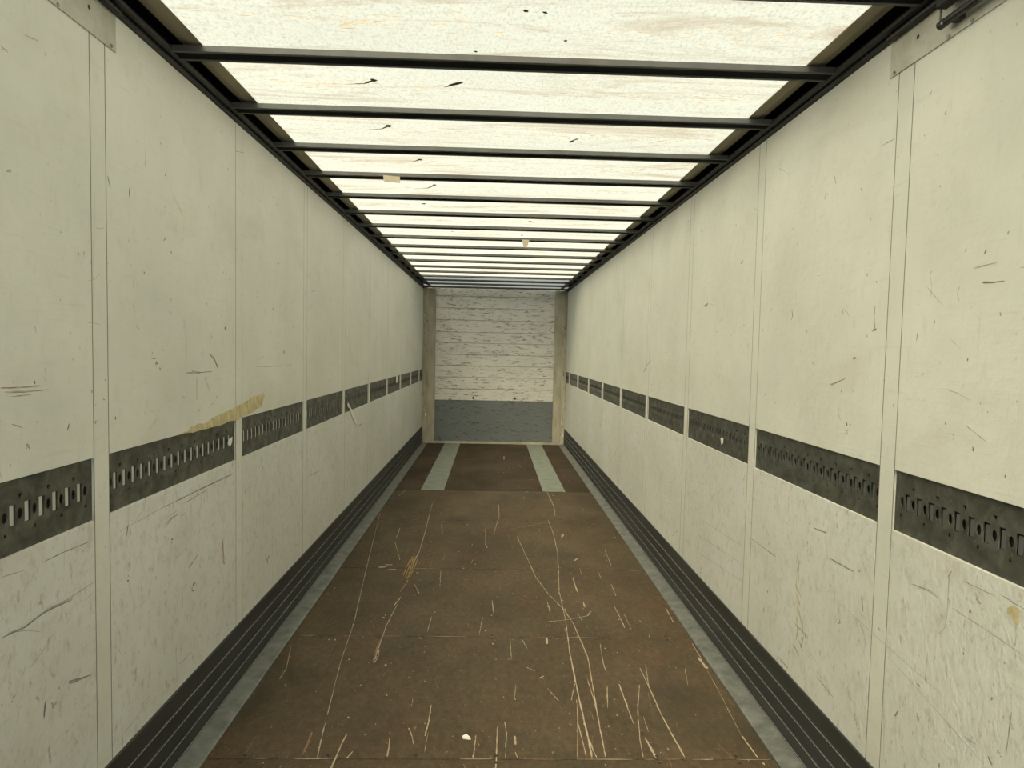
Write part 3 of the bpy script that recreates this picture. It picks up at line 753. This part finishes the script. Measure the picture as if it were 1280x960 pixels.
# ------------------------------------------------------------------ loose odds and ends
def sheet(name, pts3, thick, mat, label, cat, nrm):
    me = bpy.data.meshes.new(name); n = len(pts3); nv = Vector(nrm)*thick
    c = sum((Vector(p) for p in pts3), Vector())/n
    vs = [Vector(p)-c for p in pts3] + [Vector(p)-c+nv for p in pts3]
    fs_ = [tuple(range(n)), tuple(range(n, 2*n))[::-1]] + [(i, n+i, n+(i+1) % n, (i+1) % n) for i in range(n)]
    me.from_pydata(vs, [], fs_)
    bm = bmesh.new(); bm.from_mesh(me); bmesh.ops.recalc_face_normals(bm, faces=bm.faces); bm.to_mesh(me); bm.free()
    return tag(link(name, me, mat, None, c), label, cat)
def at_y(px, py, y):
    d = ray(px, py); t = (y-EYE.y)/d.y; return EYE + d*t
def at_x(px, py, x):
    d = ray(px, py); t = (x-EYE.x)/d.x; return EYE + d*t
def rough(pts, n=4, amp=.003):
    out = []
    for p, q in zip(pts, pts[1:]+pts[:1]):
        for k in range(n):
            v = Vector(p).lerp(Vector(q), k/n)
            out.append(v + (Vector((0, R.gauss(0, amp), R.gauss(0, amp))) if k else Vector()))
    return out
yb = BAR_Y+BAR_P*4-D-.002
sheet('paper_tag', [at_y(479, 219, yb), at_y(500, 221, yb), at_y(500, 228.7, yb), at_y(480, 227, yb)], .003, M['card'], 'small beige cardboard tag stuck on a roof bow on the left', 'tag', (0, -1, 0))
yb = BAR_Y+BAR_P*8-D-.002
sheet('paper_scrap', [at_y(652.5, 299.5, yb), at_y(661.5, 300, yb), at_y(660, 306, yb), at_y(657.5, 310.5, yb), at_y(654, 307, yb)], .003, M['card'], 'small torn beige scrap hanging from a far roof bow', 'scrap', (0, -1, 0))
xl = -W+.004
sheet('tape_strip', [at_x(435, 503, xl), at_x(438, 509, xl), at_x(441.5, 515, xl), at_x(446.5, 528, xl), at_x(444.5, 530.5, xl), at_x(440.5, 523, xl), at_x(437.5, 512, xl), at_x(434, 507, xl)], .002, M['tape'], 'torn white tape strip hanging off the left lashing rail', 'tape', (1, 0, 0))
sheet('glue_patch', rough([at_x(226, 543, -W+.0016), at_x(243, 533, -W+.0016), at_x(263, 524.5, -W+.0016), at_x(282, 515, -W+.0016), at_x(299, 506, -W+.0016), at_x(313, 498.5, -W+.0016), at_x(329, 491, -W+.0016), at_x(331, 496, -W+.0016), at_x(326, 509, -W+.0016), at_x(314, 516, -W+.0016), at_x(302, 521, -W+.0016), at_x(293, 526, -W+.0016), at_x(270, 533, -W+.0016), at_x(246, 539, -W+.0016)]), .0012, M['glue'], 'ochre patch of dried glue above the left lashing rail', 'glue patch', (1, 0, 0))
sheet('foil_scrap', [at_x(286, 549, -W+.004), at_x(290, 546, -W+.004), at_x(289.5, 553, -W+.004), at_x(287.5, 558, -W+.004), at_x(284.5, 555, -W+.004)], .002, M['tape'], 'tiny torn white scrap caught in the left lashing rail slots', 'scrap', (1, 0, 0))
sheet('label_scrap', [at_x(901, 548, W-.003), at_x(904, 547, W-.003), at_x(904, 554, W-.003), at_x(902, 556, W-.003)], .002, M['tape'], 'tiny pale scrap stuck on a lashing rail of the right wall', 'scrap', (-1, 0, 0))
sheet('corner_scrap', [at_x(495, 470, xl), at_x(497.5, 468.5, xl), at_x(496.5, 478, xl), at_x(495.2, 479, xl)], .002, M['tape'], 'tiny pale sticker on a far lashing rail of the left wall', 'sticker', (1, 0, 0))
fx = [Vector((*on_floor(*p), .0008)) for p in ((578, 921), (583, 918.5), (587, 922), (588.5, 925), (583, 924.5), (579, 924))]
sheet('floor_paper_scrap', fx, .004, M['paper'], 'small white paper scrap lying on the brown floor', 'paper scrap', (0, 0, 1))
